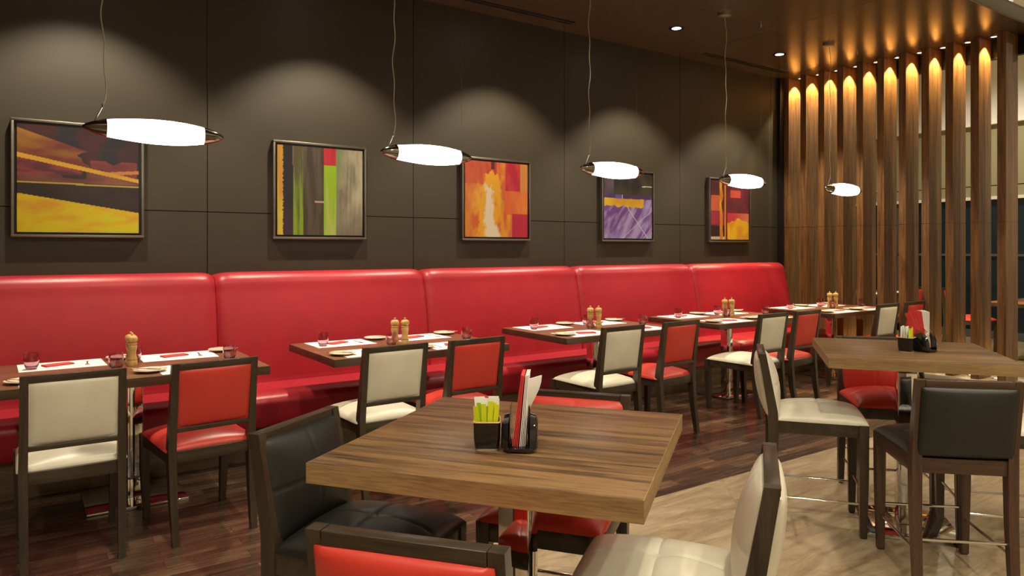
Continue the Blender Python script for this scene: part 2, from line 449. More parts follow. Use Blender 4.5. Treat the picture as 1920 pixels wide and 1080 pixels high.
# ------------------------------------------------------------------ paintings
def nz(x, y, s, k=0): return noise.fractal(Vector((x * s, y * s, k)), 1, 2, 4)
def mixc(a, c, t):
    t = max(0, min(1, t)); return tuple(a[i] * (1 - t) + c[i] * t for i in range(3))
def P1(u, t):
    n = nz(u, t * 3, 3, 1); n2 = nz(u * .4, t * 2, 9, 2)
    if t > .64 + .16 * u:
        c = mixc((.70, .52, .004), (.68, .34, .02), .35 + 1.2 * n)
        return mixc(c, (.62, .60, .01), .9 * n2 + (t - .8) * 2.5)
    if abs(t - (.535 + .01 * u)) < .007: return (.5, .38, .05)
    if t > .53: return mixc((.018, .010, .013), (.035, .016, .012), .5 + n)
    ls = .285 + .20 * u
    if abs(t - ls) < .022 - .004 * u: return mixc((.62, .33, .03), (.70, .40, .02), .5 + n)
    if u > .68 and abs(t - (.43 - .1 * (u - .68))) < .016: return (.55, .22, .05)
    if t < ls:
        if t > .035 + .33 * u and u < .56 + .1 * n: return mixc((.36, .17, .025), (.17, .03, .022), (t - .03) * 3.2 + n * .7 + u * .5)
        if t > .46 - 1.2 * abs(u - .78) ** 1.3 - .12 and abs(u - .78) < .2 and t > .30: return mixc((.26, .045, .04), (.13, .02, .03), .5 + n)
        return mixc((.012, .014, .024), (.06, .012, .016), .35 + 1.3 * nz(u + t, t - u, 3, 5))
    if u < .45 + n * .1 and t < .475 - .05 * u: return mixc((.26, .045, .05), (.10, .02, .03), .4 + 1.5 * n2)
    if t < .47 + n2 * .05 and .35 < u < .55: return (.03, .012, .02)
    return mixc((.24, .085, .045), (.13, .035, .04), .5 + n - (u - .6))
def P2(u, t):
    n = nz(u * 9, t * .8, 2, 1); n2 = nz(u * 22, t * 1.2, 2, 3); r = .016 * nz(0, t, 45, 7)
    if u < .062 + r: return mixc((.55, .25, .03), (.62, .50, .04), t + n)
    if u < .075 + 2 * r: return (.01, .01, .008)
    if u < .18:
        if .168 < u and t < .22: return (.30, .18, .16)
        return mixc((.010, .008, .012), (.05, .014, .045), (t - .55) * 2 + n)
    if u < .29: return mixc((.09, .075, .03), (.22, .36, .01), (t - .25) * 1.4 + n + (.4 if u > .25 else 0) - .2)
    if u < .53:
        if .42 < u and abs(t - .62) < .01: return (.50, .36, .28)
        return mixc((.055, .035, .024), (.10, .07, .05), .5 + 1.6 * n)
    if u < .68:
        if t < .2: return mixc((.55, .02, .04), (.35, .01, .03), .4 + n)
        return mixc((.30, .52, .005), (.50, .50, .18), abs(u - .6) * 3 + n + (t - .5))
    g = mixc((.20, .17, .12), (.46, .42, .29), .5 + .9 * nz(u * 2, t, 2.2, 4) + .4 * n2)
    if t > .55: g = mixc(g, (.14, .11, .09), (t - .55) * 1.7)
    if u < .80: g = mixc(g, (.08, .20, .03), (.80 - u) * 7 * (1 - t) + n2 * .4)
    return g
def P3(u, t):
    n = nz(u * 3, t, 3, 1); n2 = nz(u * 6, t * 1.5, 3, 2)
    c = mixc((.55, .10, .03), (.62, .22, .03), .4 + n + t * .4)
    if t < .3 and u < .5: c = mixc(c, (.42, .03, .04), .6 + n)
    n3 = nz(u * 2, t * 1.2, 9, 6); fw = .26 * (1 - abs(t - .75) * .6) + .12 * n + .07 * n3
    f = 1 - abs(u - .42 + .08 * t - .05 * n2) / max(.05, fw)
    if t > .14 + .2 * abs(u - .4) + .05 * n2: c = mixc(c, (.74, .36, .015), f * 2.4)
    if t > .32 + .05 * n2:
        f2 = 1 - abs(u - (.37 if t < .8 else .37 + (t - .8) * .4) - .03 * n2) / max(.01, .045 + .10 * t * t + .05 * n3)
        c = mixc(c, (.72, .62, .46), f2 * 2.4)
    if u > .5 and t > .5: c = mixc(c, (.72, .34, .01), (.5 if u < .72 else 0) + n)
    if u > .63:
        if t < .38: c = mixc((.42, .012, .035), (.58, .05, .05), .4 + n) if u < .88 else (.55, .22, .05)
        elif t < .7: c = mixc((.66, .12, .03), (.68, .22, .03), .4 + n + (u - .9) * 3)
    if t > .68 and u > .74: c = mixc((.42, .012, .05), (.50, .02, .03), .5 + n)
    if t < .1 and .40 < u < .46: c = (.1, .015, .02)
    return c
def P4(u, t):
    n = nz(u, t, 4, 1); n2 = nz(u * 2 + t, t * 2 - u, 5, 3)
    if t < .34:
        c = mixc((.015, .012, .014), (.045, .04, .018), .5 + 1.4 * n)
        if u < .2: c = mixc((.10, .07, .10), (.04, .03, .07), .5 + n)
        if abs(t - .21 + .02 * u) < .007 and u > .78: c = (.6, .55, .5)
        return c
    if t < .39 + .01 * n:
        if .36 < u < .38: return (.6, .5, .5)
        return (.10, .08, .34) if .22 < u < .36 else mixc((.09, .03, .16), (.05, .02, .10), .5 + n)
    if t < .55 + .04 * n2 - (.03 if u > .55 else .04) and u < .82 + .02 * n: return mixc((.66, .44, .01), (.58, .30, .01), .4 + n)
    q = nz((u + t * .8) * 4.5, (t - u * .8) * .9, 1.6, 8)
    c = mixc((.15, .05, .27), (.36, .30, .56), .5 + 1.5 * q + (t - .8) * .6 + .5 * n)
    for (a, k) in ((.95, -1.5), (1.25, -1.1), (.55, .9)):
        if abs(u - (a + k * (t - .6)) - .02 * n) < .007: c = (.60, .52, .72)
    return c
def P5(u, t):
    n = nz(u * 2, t * 2, 3, 1)
    c = mixc((.10, .015, .028), (.17, .02, .04), .5 + n)
    if t < .25 and u < .25: c = mixc((.06, .012, .02), (.1, .02, .03), .5 + n)
    if .25 < t < .52 and u < .25: c = mixc((.52, .09, .05), (.60, .12, .05), .5 + n)
    if .52 < t < .75 and u < .35: c = mixc((.36, .03, .06), (.30, .02, .05), .5 + n)
    if t > .77 and u < .35: c = (.03, .012, .016)
    if t > .95 and u < .35: c = (.5, .45, .35)
    if .5 < u < .78 and .15 < t < .28: c = (.60, .08, .05)
    if u > .42 and .54 < t < .78: c = mixc((.50, .04, .06), (.62, .2, .08), (u - .6) * 2.5)
    if .22 + .01 * n < u < .29 + .03 * n: c = mixc((.68, .36, .01), (.55, .2, .01), .5 + n)
    if .35 < u < .385: c = (.62, .26, .02)
    if u > .42 and t > .64 + .12 * abs(u - .7) * 2 + .05 * n and t > .98 - u: c = mixc((.72, .44, .01), (.66, .28, .02), .4 + 1.4 * n)
    return c
def art_mat():
    m, nt, b = new_mat('painted canvas')
    a = nt.nodes.new('ShaderNodeAttribute'); a.attribute_name = 'paint'
    nt.links.new(a.outputs['Color'], b.inputs['Base Color']); b.inputs['Roughness'].default_value = .45
    n = nt.nodes.new('ShaderNodeTexNoise'); n.inputs['Scale'].default_value = 90
    bp = nt.nodes.new('ShaderNodeBump'); bp.inputs['Strength'].default_value = .15; bp.inputs['Distance'].default_value = .001
    nt.links.new(n.outputs['Fac'], bp.inputs['Height']); nt.links.new(bp.outputs['Normal'], b.inputs['Normal'])
    return m
M['art'] = art_mat()
def painting(x, fn, label, zc=1.882, s=.775):
    t = thing('framed_painting', label, 'painting', (x, W - .05, zc), 0, None)
    h = s / 2; f = .018
    b = MB()
    b.box(-h, h, -.005, .05, h - f, h, bev=.003); b.box(-h, h, -.005, .05, -h, -h + f, bev=.003)
    b.box(-h, -h + f, -.005, .05, -h + f, h - f, bev=.003); b.box(h - f, h, -.005, .05, -h + f, h - f, bev=.003)
    b.build('frame', M['pewter'], t)
    b = MB(); b.box(-h + f, h - f, .02, .045, -h + f, h - f); b.build('shadow_gap', M['black_paint'], t)
    c = h - f - .016; n = 150
    me = bpy.data.meshes.new('canvas'); vs = []; fs = []; cols = []
    for j in range(n + 1):
        for i in range(n + 1):
            u = i / n; tt = j / n
            vs.append((-c + 2 * c * u, .004, c - 2 * c * tt)); cols.append(fn(u, tt))
    for j in range(n):
        for i in range(n):
            k = j * (n + 1) + i; fs.append((k, k + n + 1, k + n + 2, k + 1))
    base = len(vs)
    vs += [(-c, .02, -c), (c, .02, -c), (c, .02, c), (-c, .02, c)]; cols += [(.5, .45, .35)] * 4
    tl, tr, bl, br_ = 0, n, n * (n + 1), n * (n + 1) + n
    fs += [(bl, base, base + 1, br_), (br_, base + 1, base + 2, tr), (tr, base + 2, base + 3, tl), (tl, base + 3, base, bl)]
    me.from_pydata(vs, [], fs); me.update()
    ca = me.color_attributes.new('paint', 'FLOAT_COLOR', 'POINT')
    buf = []
    for q in cols: buf += [max(0, q[0]) * .68, max(0, q[1]) * .68, max(0, q[2]) * .68, 1]
    ca.data.foreach_set('color', buf)
    me.materials.append(M['art'])
    o = bpy.data.objects.new('canvas', me); COL.objects.link(o); o.parent = t
PX = [.358, 2.035, 3.745, 5.45, 7.146]
painting(PX[0], P1, 'abstract painting of a yellow field under dark maroon bands')
painting(PX[1], P2, 'abstract painting of vertical lime green, brown and grey stripes')
painting(PX[2], P3, 'abstract orange painting with a white flame shape')
painting(PX[3], P4, 'abstract purple painting with a yellow band')
painting(PX[4], P5, 'abstract maroon painting with red blocks and yellow corner')

# ------------------------------------------------------------------ downlights along the wall
dl = thing('ceiling_downlight', 'x', 'downlight', group='recessed downlights along the wall')
b = MB(); b.lathe([(.045, 0), (.075, 0), (.072, -.006), (.045, -.004), (.045, 0)], 28); b.build('trim_ring', M['black_paint'], dl)
b = MB(); b.lathe([(0, -.0015), (.045, -.0015)], 28); b.build('lens', M['bulb'], dl)
K = Kind(dl)
names = ['yellow field', 'green striped', 'orange flame', 'purple', 'maroon']
for i, x in enumerate(PX):
    K.put((x, 4.97, ZC - .001), 0, f'recessed round ceiling downlight in front of the {names[i]} painting')
    spot('wall_downlight_lamp', (x, 4.97, ZC - .02), (0, 0, 0), 270, 98, .42, (1, .86, .64), .03)

# ------------------------------------------------------------------ pendants
pd = thing('pendant_lamp', 'x', 'pendant lamp', group='cigar pendant lamps over the low tables')
prof = [(-.245, .047), (-.20, .053), (-.13, .0605), (-.06, .0665), (0, .069), (.08, .068), (.15, .063), (.21, .055), (.245, .048)]
b = MB(); b.lathe([(0, prof[0][0])] + [(r, z) for z, r in prof] + [(0, prof[-1][0])], 40, axis='x'); b.build('opal_shade', M['lamp'], pd)
b = MB(); b.lathe([(.0, -.358), (.007, -.355), (.017, -.342), (.029, -.318), (.039, -.288), (.047, -.260), (.0515, -.2445), (.045, -.2455), (0, -.2455)], 32, axis='x')
e1 = b.build('end_cap', M['capchrome'], pd)
b = MB(); b.lathe([(.0, .358), (.007, .355), (.017, .342), (.029, .318), (.039, .288), (.047, .262), (.0525, .2445), (.045, .2455), (0, .2455)], 32, axis='x')
b.build('end_cap', M['capchrome'], pd)
PZ = 2.07; H0 = ZC - PZ
b = MB(); b.tube([(-.30, 0, .034), (-.292, 0, .05), (-.262, 0, .115)], .0035, 8); b.lathe([(0, .108), (.007, .108), (.007, .128), (0, .128)], 10, Matrix.Translation((-.26, 0, 0)))
b.build('cable_clamp', M['steel'], pd)
pts = []
for k in range(41):
    f = k / 40; z = .125 + f * (H0 - .14 - .125) + .12 * f * 0
    pts.append((-.258 + .010 * math.sin(f * 13) * (1 - f * .5) + .006 * math.sin(f * 29), .006 * math.sin(f * 11), z))
pts += [(-.262, 0, H0 - .10), (-.272, 0, H0 - .05), (-.285, 0, H0 - .022)]
b = MB(); b.tube(pts, .0032, 8); b.build('power_cable', M['cord'], pd)
b = MB(); b.lathe([(0, H0 - .026), (.045, H0 - .026), (.062, H0 - .022), (.062, H0), (0, H0)], 28, Matrix.Translation((-.285, 0, 0))); b.build('ceiling_rose', M['steel'], pd)
b = MB(); b.tube([(.27, 0, .03), (.27, 0, H0)], .0007, 6); b.build('suspension_wire', M['wire'], pd)
b = MB(); b.lathe([(0, H0 - .03), (.006, H0 - .03), (.010, H0), (0, H0)], 12, Matrix.Translation((.27, 0, 0))); b.build('wire_anchor', M['steel'], pd)
K = Kind(pd)
PN = ['leftmost', 'second', 'third', 'fourth', 'farthest']
YL = 4.42
for i, r_ in enumerate((.146, .532, .924, 1.308, 1.70)):
    K.put((r_ * YL, YL, PZ), 0, f'lit white cigar pendant lamp with chrome tips over the {"leftmost second third fourth fifth".split()[i]} low table')

# ------------------------------------------------------------------ banquette
TN = ['leftmost', 'second', 'third', 'fourth', 'fifth']
def banquette(x0, x1, label):
    t = thing('banquette_section', label, 'banquette', ((x0 + x1) / 2, 5.3, 0), 0, 'red banquette sections along the wall')
    L = x1 - x0
    def sweep(prof, n=44, pull=.030, zpull=.04, yc=0, zc=0, pw=26):
        vs = []; fs = []
        P = len(prof)
        for i in range(n + 1):
            s = -1 + 2 * i / n
            s = math.copysign(1 - (1 - abs(s)) ** 1.7, s)
            e = abs(s) ** pw
            for (y, z, w) in prof:
                vs.append((s * L / 2 * .9985, y + pull * e * w + (1 - s * s) * -.006 * w, z - zpull * e * (w if z > zc else 0)))
        for i in range(n):
            for k in range(P - 1):
                a = i * P + k; fs.append((a, a + 1, a + P + 1, a + P))
            fs.append((i * P + P - 1, i * P, (i + 1) * P, (i + 1) * P + P - 1))
        fs.append(tuple(range(P))); fs.append(tuple(range(n * P, n * P + P)))
        return vs, fs
    # back: y relative 5.3, profile from bottom front up, over the top and down the rear
    prof = [(.06, .34, .3)]
    for k in range(13):
        f = k / 12
        prof.append((.115 + .095 * f - .020 * math.sin(math.pi * f), .40 + .74 * f, 1))
    for k in range(1, 7):
        a = k / 6 * math.pi / 2
        prof.append((.21 + .10 * math.sin(a) ** 1.0 * 1.0 - .0 + 0 * a, 1.14 + .105 * math.sin(a) if False else 1.14 + .10 * math.sin(a), 1 - k / 6 * .3))
    prof2 = [p for p in prof[:14]]
    for k in range(1, 8):
        a = k / 7 * math.pi / 2
        prof2.append((.21 + .095 * (1 - math.cos(a)), 1.14 + .105 * math.sin(a), 1))
    prof2 += [(.366, 1.240, .6), (.385, 1.225, .3), (.392, .34, 0)]
    vs, fs = sweep(prof2, zpull=.035, zc=1.1)
    b = MB(); b._add(vs, fs, True); b.build('backrest', M['red'], t)
    # seat
    p = [(.15, .40, 0), (.13, .425, .0), (.02, .437, .0), (-.15, .445, .0), (-.30, .446, .2)]
    for k in range(1, 8):
        a = k / 7 * math.pi * .62
        p.append((-.36 - .085 * math.sin(a), .381 + .063 * math.cos(a), 1))
    p += [(-.435, .30, .8), (-.42, .23, .4), (-.40, .215, .1), (.15, .215, 0)]
    p = [(y, z, w) for y, z, w in p]
    vs, fs = sweep(p, pull=.022, zpull=.018, zc=.35)
    b = MB(); b._add(vs, fs, True); b.build('seat', M['red'], t)
    b = MB(); b.box(-L / 2, L / 2, -.375, .392, 0.0, .213); b.build('plinth', M['plinth'], t)
BX = [-.51 - 1.71, -.51, 1.20, 2.91, 4.62, 6.33, 8.08]
for i in range(1, 6):
    banquette(BX[i], BX[i + 1], f'tall red leather banquette section behind the {TN[i-1]} low table')
banquette(BX[0], BX[1], 'red leather banquette section left of the leftmost low table')

# ------------------------------------------------------------------ low tables
def low_table():
    t = thing('low_table', 'x', 'table', group='low dining tables along the banquette')
    b = MB(); b.box(-.64, .64, -.435, .435, .702, .75, bev=.002)
    for f in b.bm.faces:
        f.material_index = 0 if f.normal.z > .5 else 1
    bmesh.ops.recalc_face_normals(b.bm, faces=b.bm.faces)
    for f in b.bm.faces: f.material_index = 0 if f.normal.z > .9 else 1
    b.build('tabletop', [M['lowtop'], M['lowedge']], t)
    b = MB(); b.box(-.12, .12, -.12, .12, .695, .702); b.box(-.04, .04, -.04, .04, .016, .696, bev=.003); b.build('pedestal', M['chrome'], t)
    b = MB(); b.box(-.25, .25, -.21, .21, 0, .016, bev=.002); b.build('base_plate', M['chrome'], t)
    return t
K_low = Kind(low_table())
TX = [-.085, 1.574, 3.37, 5.10, 6.90]; TY = 4.585
TLAB = ['laid low dining table, leftmost, with both grinders lined up', 'laid low dining table under the second pendant lamp',
        'laid low dining table under the third pendant lamp', 'laid low dining table under the fourth pendant lamp',
        'laid low dining table against the slatted screen']
for i, x in enumerate(TX): K_low.put((x + .64, TY, 0), 0, TLAB[i])

# table ware kinds
m_ = MB(); m_.box(-.21, .21, -.155, .155, 0, .0012)
K_mat = Kind(tag(m_.build('placemat', M['paper']), 'x', 'placemat', 'paper placemats on the low tables'))
m_ = MB()
m_.box(-.075, .075, -.035, .035, 0, .003, bev=.001); m_.box(-.073, .074, -.034, .036, .0032, .006, Matrix.Rotation(R(2), 4, 'Z'), bev=.001)
m_.box(-.075, .072, -.035, .034, .0062, .009, Matrix.Rotation(R(-2), 4, 'Z'), bev=.001)
K_nap = Kind(tag(m_.build('folded_napkin', M['rednap']), 'x', 'napkin', 'folded red napkins on the placemats'))
m_ = MB(); m_.lathe([(0, 0), (.045, 0), (.05, .003), (.078, .011), (.084, .014), (.083, .0155), (.076, .0125), (.052, .006), (0, .005)], 40)
K_plate = Kind(tag(m_.build('side_plate', M['ceramic']), 'x', 'plate', 'bread plates on the low tables'))
def tumbler():
    b = MB()
    o_ = [(0, 0), (.022, 0), (.026, .003), (.032, .018), (.036, .036), (.0375, .052), (.037, .07), (.0345, .088), (.0338, .0925)]
    i_ = [(.0322, .0925), (.033, .088), (.0353, .07), (.0358, .052), (.034, .036), (.0295, .021), (.022, .013), (0, .011)]
    b.lathe(o_ + i_, 36); return b.build('tumbler', M['tumbler'])
K_glass = Kind(tag(tumbler(), 'x', 'glass', 'pink tinted tumblers on the low tables'))
def fork():
    t = thing('fork', 'x', 'fork', group='forks on the placemats')
    b = MB(); b.loft([(0, 0, 0), (0, 0, .06), (0, 0, .115)], [(.012, .002), (.007, .002), (.005, .002)], Matrix.Rotation(R(-90), 4, 'X') @ Matrix.Rotation(0, 4, 'X'))
    b.build('handle', M['steel'], t)
    b = MB(); b.box(-.011, .011, .113, .13, -.001, .001)
    for k in range(4): b.box(-.011 + k * .0063, -.008 + k * .0063, .13, .165, -.001, .001)
    b.build('tines', M['steel'], t)
    return t
def knife():
    t = thing('butter_knife', 'x', 'knife', group='butter knives on the bread plates')
    b = MB(); b.box(-.006, .006, -.08, 0, -.002, .003, bev=.001); b.build('handle', M['steel'], t)
    b = MB(); b.loft([(0, 0, 0), (.002, 0, .05), (.0, 0, .085)], [(.010, .0015), (.017, .0015), (.006, .0015)], Matrix.Rotation(R(-90), 4, 'X')); b.build('blade', M['chrome'], t)
    return t
K_fork = Kind(fork()); K_knife = Kind(knife())
def grinder():
    t = thing('pepper_grinder', 'x', 'grinder', group='beech grinders on the low tables')
    b = MB(); b.lathe([(0, 0), (.027, 0), (.028, .004), (.028, .028), (.025, .032), (.0275, .036), (.0275, .042), (.0235, .052), (.0205, .07), (.0215, .085), (.0255, .10), (.0265, .112), (.022, .118), (.0265, .122), (.0265, .128), (.02, .132), (0, .132)], 32)
    b.build('body', M['grinder'], t)
    b = MB(); b.lathe([(0, .1325), (.019, .1325), (.024, .137), (.0295, .146), (.030, .155), (.026, .166), (.016, .172), (.0, .173)], 32)
    b.build('head', M['grinder'], t)
    b = MB(); b.lathe([(0, .173), (.004, .173), (.004, .176), (.0075, .180), (.0075, .184), (.004, .188), (0, .1885)], 16); b.build('knob', M['grinder'], t)
    return t
K_gr = Kind(grinder())
TT = ['leftmost', 'second', 'third', 'fourth', 'fifth']
SP = [('bench side, left place', 0, 1), ('bench side, right place', 1, 1), ('chair side, left place', 0, -1), ('chair side, right place', 1, -1)]
z = .7505
for i, x0 in enumerate(TX):
    for nm, c, sd in SP:
        rnd = random.Random(i * 10 + c * 3 + sd)
        xm = x0 + .31 + c * .61 + rnd.uniform(-.01, .01); ym = TY + sd * .255 + (.005 if sd > 0 else 0)
        a = rnd.uniform(-2, 2)
        K_mat.put((xm, ym, z), R(a), f'white paper placemat on the {TT[i]} low table, {nm}')
        K_nap.put((xm - sd * .02, ym + .01 * sd, z + .0013), R(rnd.uniform(10, 26) * (1 if sd > 0 else -1)), f'folded red napkin on the {TT[i]} low table, {nm}')
        gx = x0 + .155 + c * .60 if sd > 0 else x0 + .54 + c * .60
        gy = 4.77 if sd > 0 else 4.505
        if i == 0 and c == 1 and sd > 0: gx, gy = x0 + .69, 4.74
        if sd > 0 and c == 1: gx -= .03
        K_glass.put((gx, gy, z + (.0013 if sd > 0 else 0)), 0, f'pink tinted tumbler on the {TT[i]} low table, {nm}')
        px = x0 + .615 + c * .58 if sd > 0 else x0 + .115 + c * .57
        px = min(px, x0 + 1.19)
        if sd > 0 and c == 0: px = x0 + .61
        py = 4.925 if sd > 0 else 4.315
        K_plate.put((px, py, z + .0013), 0, f'cream bread plate on the {TT[i]} low table, {nm}')
        K_knife.put((px + .02 * sd, py - .01, z + .0195), R(48 if sd < 0 else 60), f'butter knife lying on a bread plate, {TT[i]} low table, {nm}')
        K_fork.put((xm + sd * .13, ym - .08 * (1 if sd < 0 else -1), z + .0028), R(rnd.uniform(-8, 8) + (0 if sd < 0 else 180)), f'steel fork on the {TT[i]} low table placemat, {nm}')
    if i == 0: g = [(.63, 4.60), (.632, 4.675)]
    else: g = [(.60, 4.575), (.66, 4.54)]
    K_gr.put((x0 + g[0][0], g[0][1], z), 0, f'turned beech grinder on the {TT[i]} low table, ' + ('nearer of the two' if i == 0 else 'left of the two'))
    K_gr.put((x0 + g[1][0], g[1][1], z), 0, f'turned beech grinder on the {TT[i]} low table, ' + ('farther of the two' if i == 0 else 'right of the two'))

# ------------------------------------------------------------------ dining chairs
MR = lambda p, a: Matrix.Translation(p) @ a
def dining_chair(pad, name='dining_chair'):
    t = thing(name, 'x', 'chair', group='dining chairs at the low tables')
    fr, fx = M['frame'], M['framex']
    for s in (-1, 1):
        b = MB(); b.loft([(s * .195, .245, .0), (s * .205, .25, .25), (s * .205, .25, .44)], [(.030, .032), (.040, .042), (.042, .042)], bev=.003); b.build('leg', fr, t)
        b = MB()
        b.loft([(s * .185, -.27, 0), (s * .188, -.235, .20), (s * .19, -.215, .40), (s * .19, -.215, .47), (s * .188, -.235, .62), (s * .187, -.272, .87)],
               [(.030, .034), (.034, .044), (.036, .052), (.036, .052), (.034, .042), (.033, .028)], bev=.003); b.build('leg', fr, t)
    b = MB()
    b.box(-.187, .187, .236, .262, .382, .44, bev=.002); b.box(-.175, .175, -.232, -.206, .382, .44, bev=.002)
    for s in (-1, 1):
        b.loft([(s * .196, -.19, 0), (s * .208, .23, 0)], [(.024, .058), (.024, .058)], Matrix(((1, 0, 0, 0), (0, 0, 0, 0), (0, 0, 0, 0), (0, 0, 0, 1))) if False else None) if False else None
        x0_, x1_ = (s * .192, s * .205)
        vs = [(x0_ - .012, -.19, .382), (x0_ + .012, -.19, .382), (x1_ + .012, .23, .382), (x1_ - .012, .23, .382)]
        vs += [(x, y, .44) for x, y, _ in vs]
        b._add(vs, [(3, 2, 1, 0), (4, 5, 6, 7), (0, 1, 5, 4), (1, 2, 6, 5), (2, 3, 7, 6), (3, 0, 4, 7)])
    b.build('seat_frame', fx, t)
    b = MB(); b.pad(.435, .475, .026, .040, Matrix.Translation((0, .025, .442)), n=22, under=.0, pw=8); b.build('seat', pad, t)
    lean = -math.atan2(.040, .25)
    b = MB(); b.box(-.172, .172, -.251, -.229, .535, .557, bev=.002); b.build('lower_rail', fx, t)
    b = MB(); b.box(-.172, .172, -.284, -.258, .838, .87, bev=.002); b.build('top_rail', fx, t)
    A = Matrix.Translation((0, -.2545, .698)) @ Matrix.Rotation(-lean * 1.0 - R(0), 4, 'X')
    b = MB()
    b.pad(.344, .290, .010, .012, A @ Matrix.Rotation(R(90), 4, 'X'), n=16, under=.0)
    b.pad(.344, .290, .010, .014, A @ Matrix.Rotation(R(-90), 4, 'X'), n=16, under=.0)
    b.build('backrest', pad, t)
    return t
KC = {'cream': Kind(dining_chair(M['cream'])), 'red': Kind(dining_chair(M['redc']))}
CH = [(.215, 'cream', 0), (.785, 'red', 5), (1.77, 'cream', 2), (2.31, 'red', 3), (3.54, 'cream', 1), (4.13, 'red', 3), (5.27, 'cream', 2), (5.76, 'red', 3), (7.13, 'cream', 1), (7.66, 'red', 2)]
for k, (x, c, a) in enumerate(CH):
    KC[c].put((x, 4.0, 0), R(a), f'{c} leather dining chair with dark frame at the {TT[k//2]} low table')

# ------------------------------------------------------------------ counter stools
def stool(pad, wood_=('frame', 'framex')):
    t = thing('counter_stool', 'x', 'stool', group='counter stools at the high square tables')
    fr, fx = M[wood_[0]], M[wood_[1]]
    for s in (-1, 1):
        b = MB(); b.loft([(s * .182, .205, 0.006), (s * .184, .207, .3), (s * .184, .207, .555)], [(.030, .032), (.040, .042), (.044, .044)], bev=.003); lg = b.build('leg', fr, t)
        b = MB(); b.box(s * .182 - .012, s * .182 + .012, .193, .217, 0, .006); b.build('glide', M['black_paint'], lg)
        b = MB()
        b.loft([(s * .182, -.235, .006), (s * .182, -.212, .30), (s * .182, -.208, .52), (s * .182, -.212, .60), (s * .184, -.262, .885)],
               [(.032, .034), (.038, .042), (.040, .050), (.038, .046), (.032, .036)], bev=.003); lg = b.build('leg', fr, t)
        b = MB(); b.box(s * .182 - .012, s * .182 + .012, -.247, -.223, 0, .006); b.build('glide', M['black_paint'], lg)
    b = MB()
    b.box(-.164, .164, .196, .226, .492, .555, bev=.002); b.box(-.164, .164, -.226, -.198, .492, .555, bev=.002)
    for s in (-1, 1): b.box(s * .185 - .016, s * .185 + .016, -.186, .187, .492, .555, bev=.002)
    b.build('seat_frame', fx, t)
    b = MB(); b.pad(.405, .425, .030, .042, Matrix.Translation((0, .018, .557)), n=64, under=0, seams=.0045, dimple=.012, pw=8); b.build('seat', pad, t)
    b = MB(); b.box(-.166, .166, -.280, -.244, .856, .885, bev=.002); b.build('top_rail', fx, t)
    lean = math.atan2(.05, .285)
    A = Matrix.Translation((0, -.236, .708)) @ Matrix.Rotation(lean, 4, 'X')
    b = MB(); b.pad(.372, .305, .020, .034, A @ Matrix.Translation((0, .012, .005)) @ Matrix.Rotation(R(-90), 4, 'X'), n=56, under=0, seams=.0035); b.build('backrest', pad, t)
    b = MB(); b.pad(.366, .298, .014, .022, A @ Matrix.Translation((0, -.018, .005)) @ Matrix.Rotation(R(90), 4, 'X'), n=20, under=0); b.build('back_panel', pad, t)
    for s in (-1, 1):
        b = MB(); b.tube([(s * .182, -.222, .165), (s * .182, .206, .165)], .0065, 10); b.build('footrest_bar', M['chrome'], t)
    b = MB(); b.tube([(-.182, .206, .215), (.182, .206, .215)], .0065, 10); b.build('footrest_bar', M['chrome'], t)
    b = MB(); b.tube([(-.182, -.220, .215), (.182, -.220, .215)], .0065, 10); b.build('footrest_bar', M['chrome'], t)
    return t
KS = {'black2': Kind(stool(M['black'], ('frame_b', 'framex_b'))), 'cream': Kind(stool(M['cream'])), 'red': Kind(stool(M['redc'])), 'black': Kind(stool(M['black']))}
def face(dx, dy): return math.atan2(dy, dx) - math.pi / 2
C1 = (1.150, 1.631); A1 = 36.5
C2 = (3.757, 1.873); A2 = 37.5
def stool_at(kind, x, y, ang, label):
    return KS[kind].put((x, y, 0), R(ang - 90), label)
# near table: back top mid known -> origin 0.262 in front of it
def from_back(x, y, ang): return x + .262 * math.cos(R(ang)), y + .262 * math.sin(R(ang))
s_ = 1.029
stool_at('black', *from_back(.725, 2.235, -55), -55, 'black leather counter stool at the upper left side of the nearer square table')
stool_at('red', *from_back(.592, 1.205, 38.5), 38.5, 'red leather counter stool with its back to the camera, bottom of the photo')
stool_at('cream', *from_back(1.505 * s_, 1.07 * s_, 126.5), 126.5, 'cream leather counter stool at the right side of the nearer square table')
stool_at('red', *from_back(1.72, 2.06, 216), 216, 'red leather counter stool behind the nearer square table')
# right table
stool_at('black2', 3.354, 1.522, 46.2, 'black leather counter stool with its back to the camera at the farther square table')
stool_at('cream', 3.432, 2.181, -52, 'cream leather counter stool seen side on, left of the farther square table')
stool_at('red', 4.08, 2.15, 224, 'red leather counter stool behind the farther square table')
stool_at('cream', 3.958, 1.534, 128, 'cream leather counter stool cut off by the right photo edge')

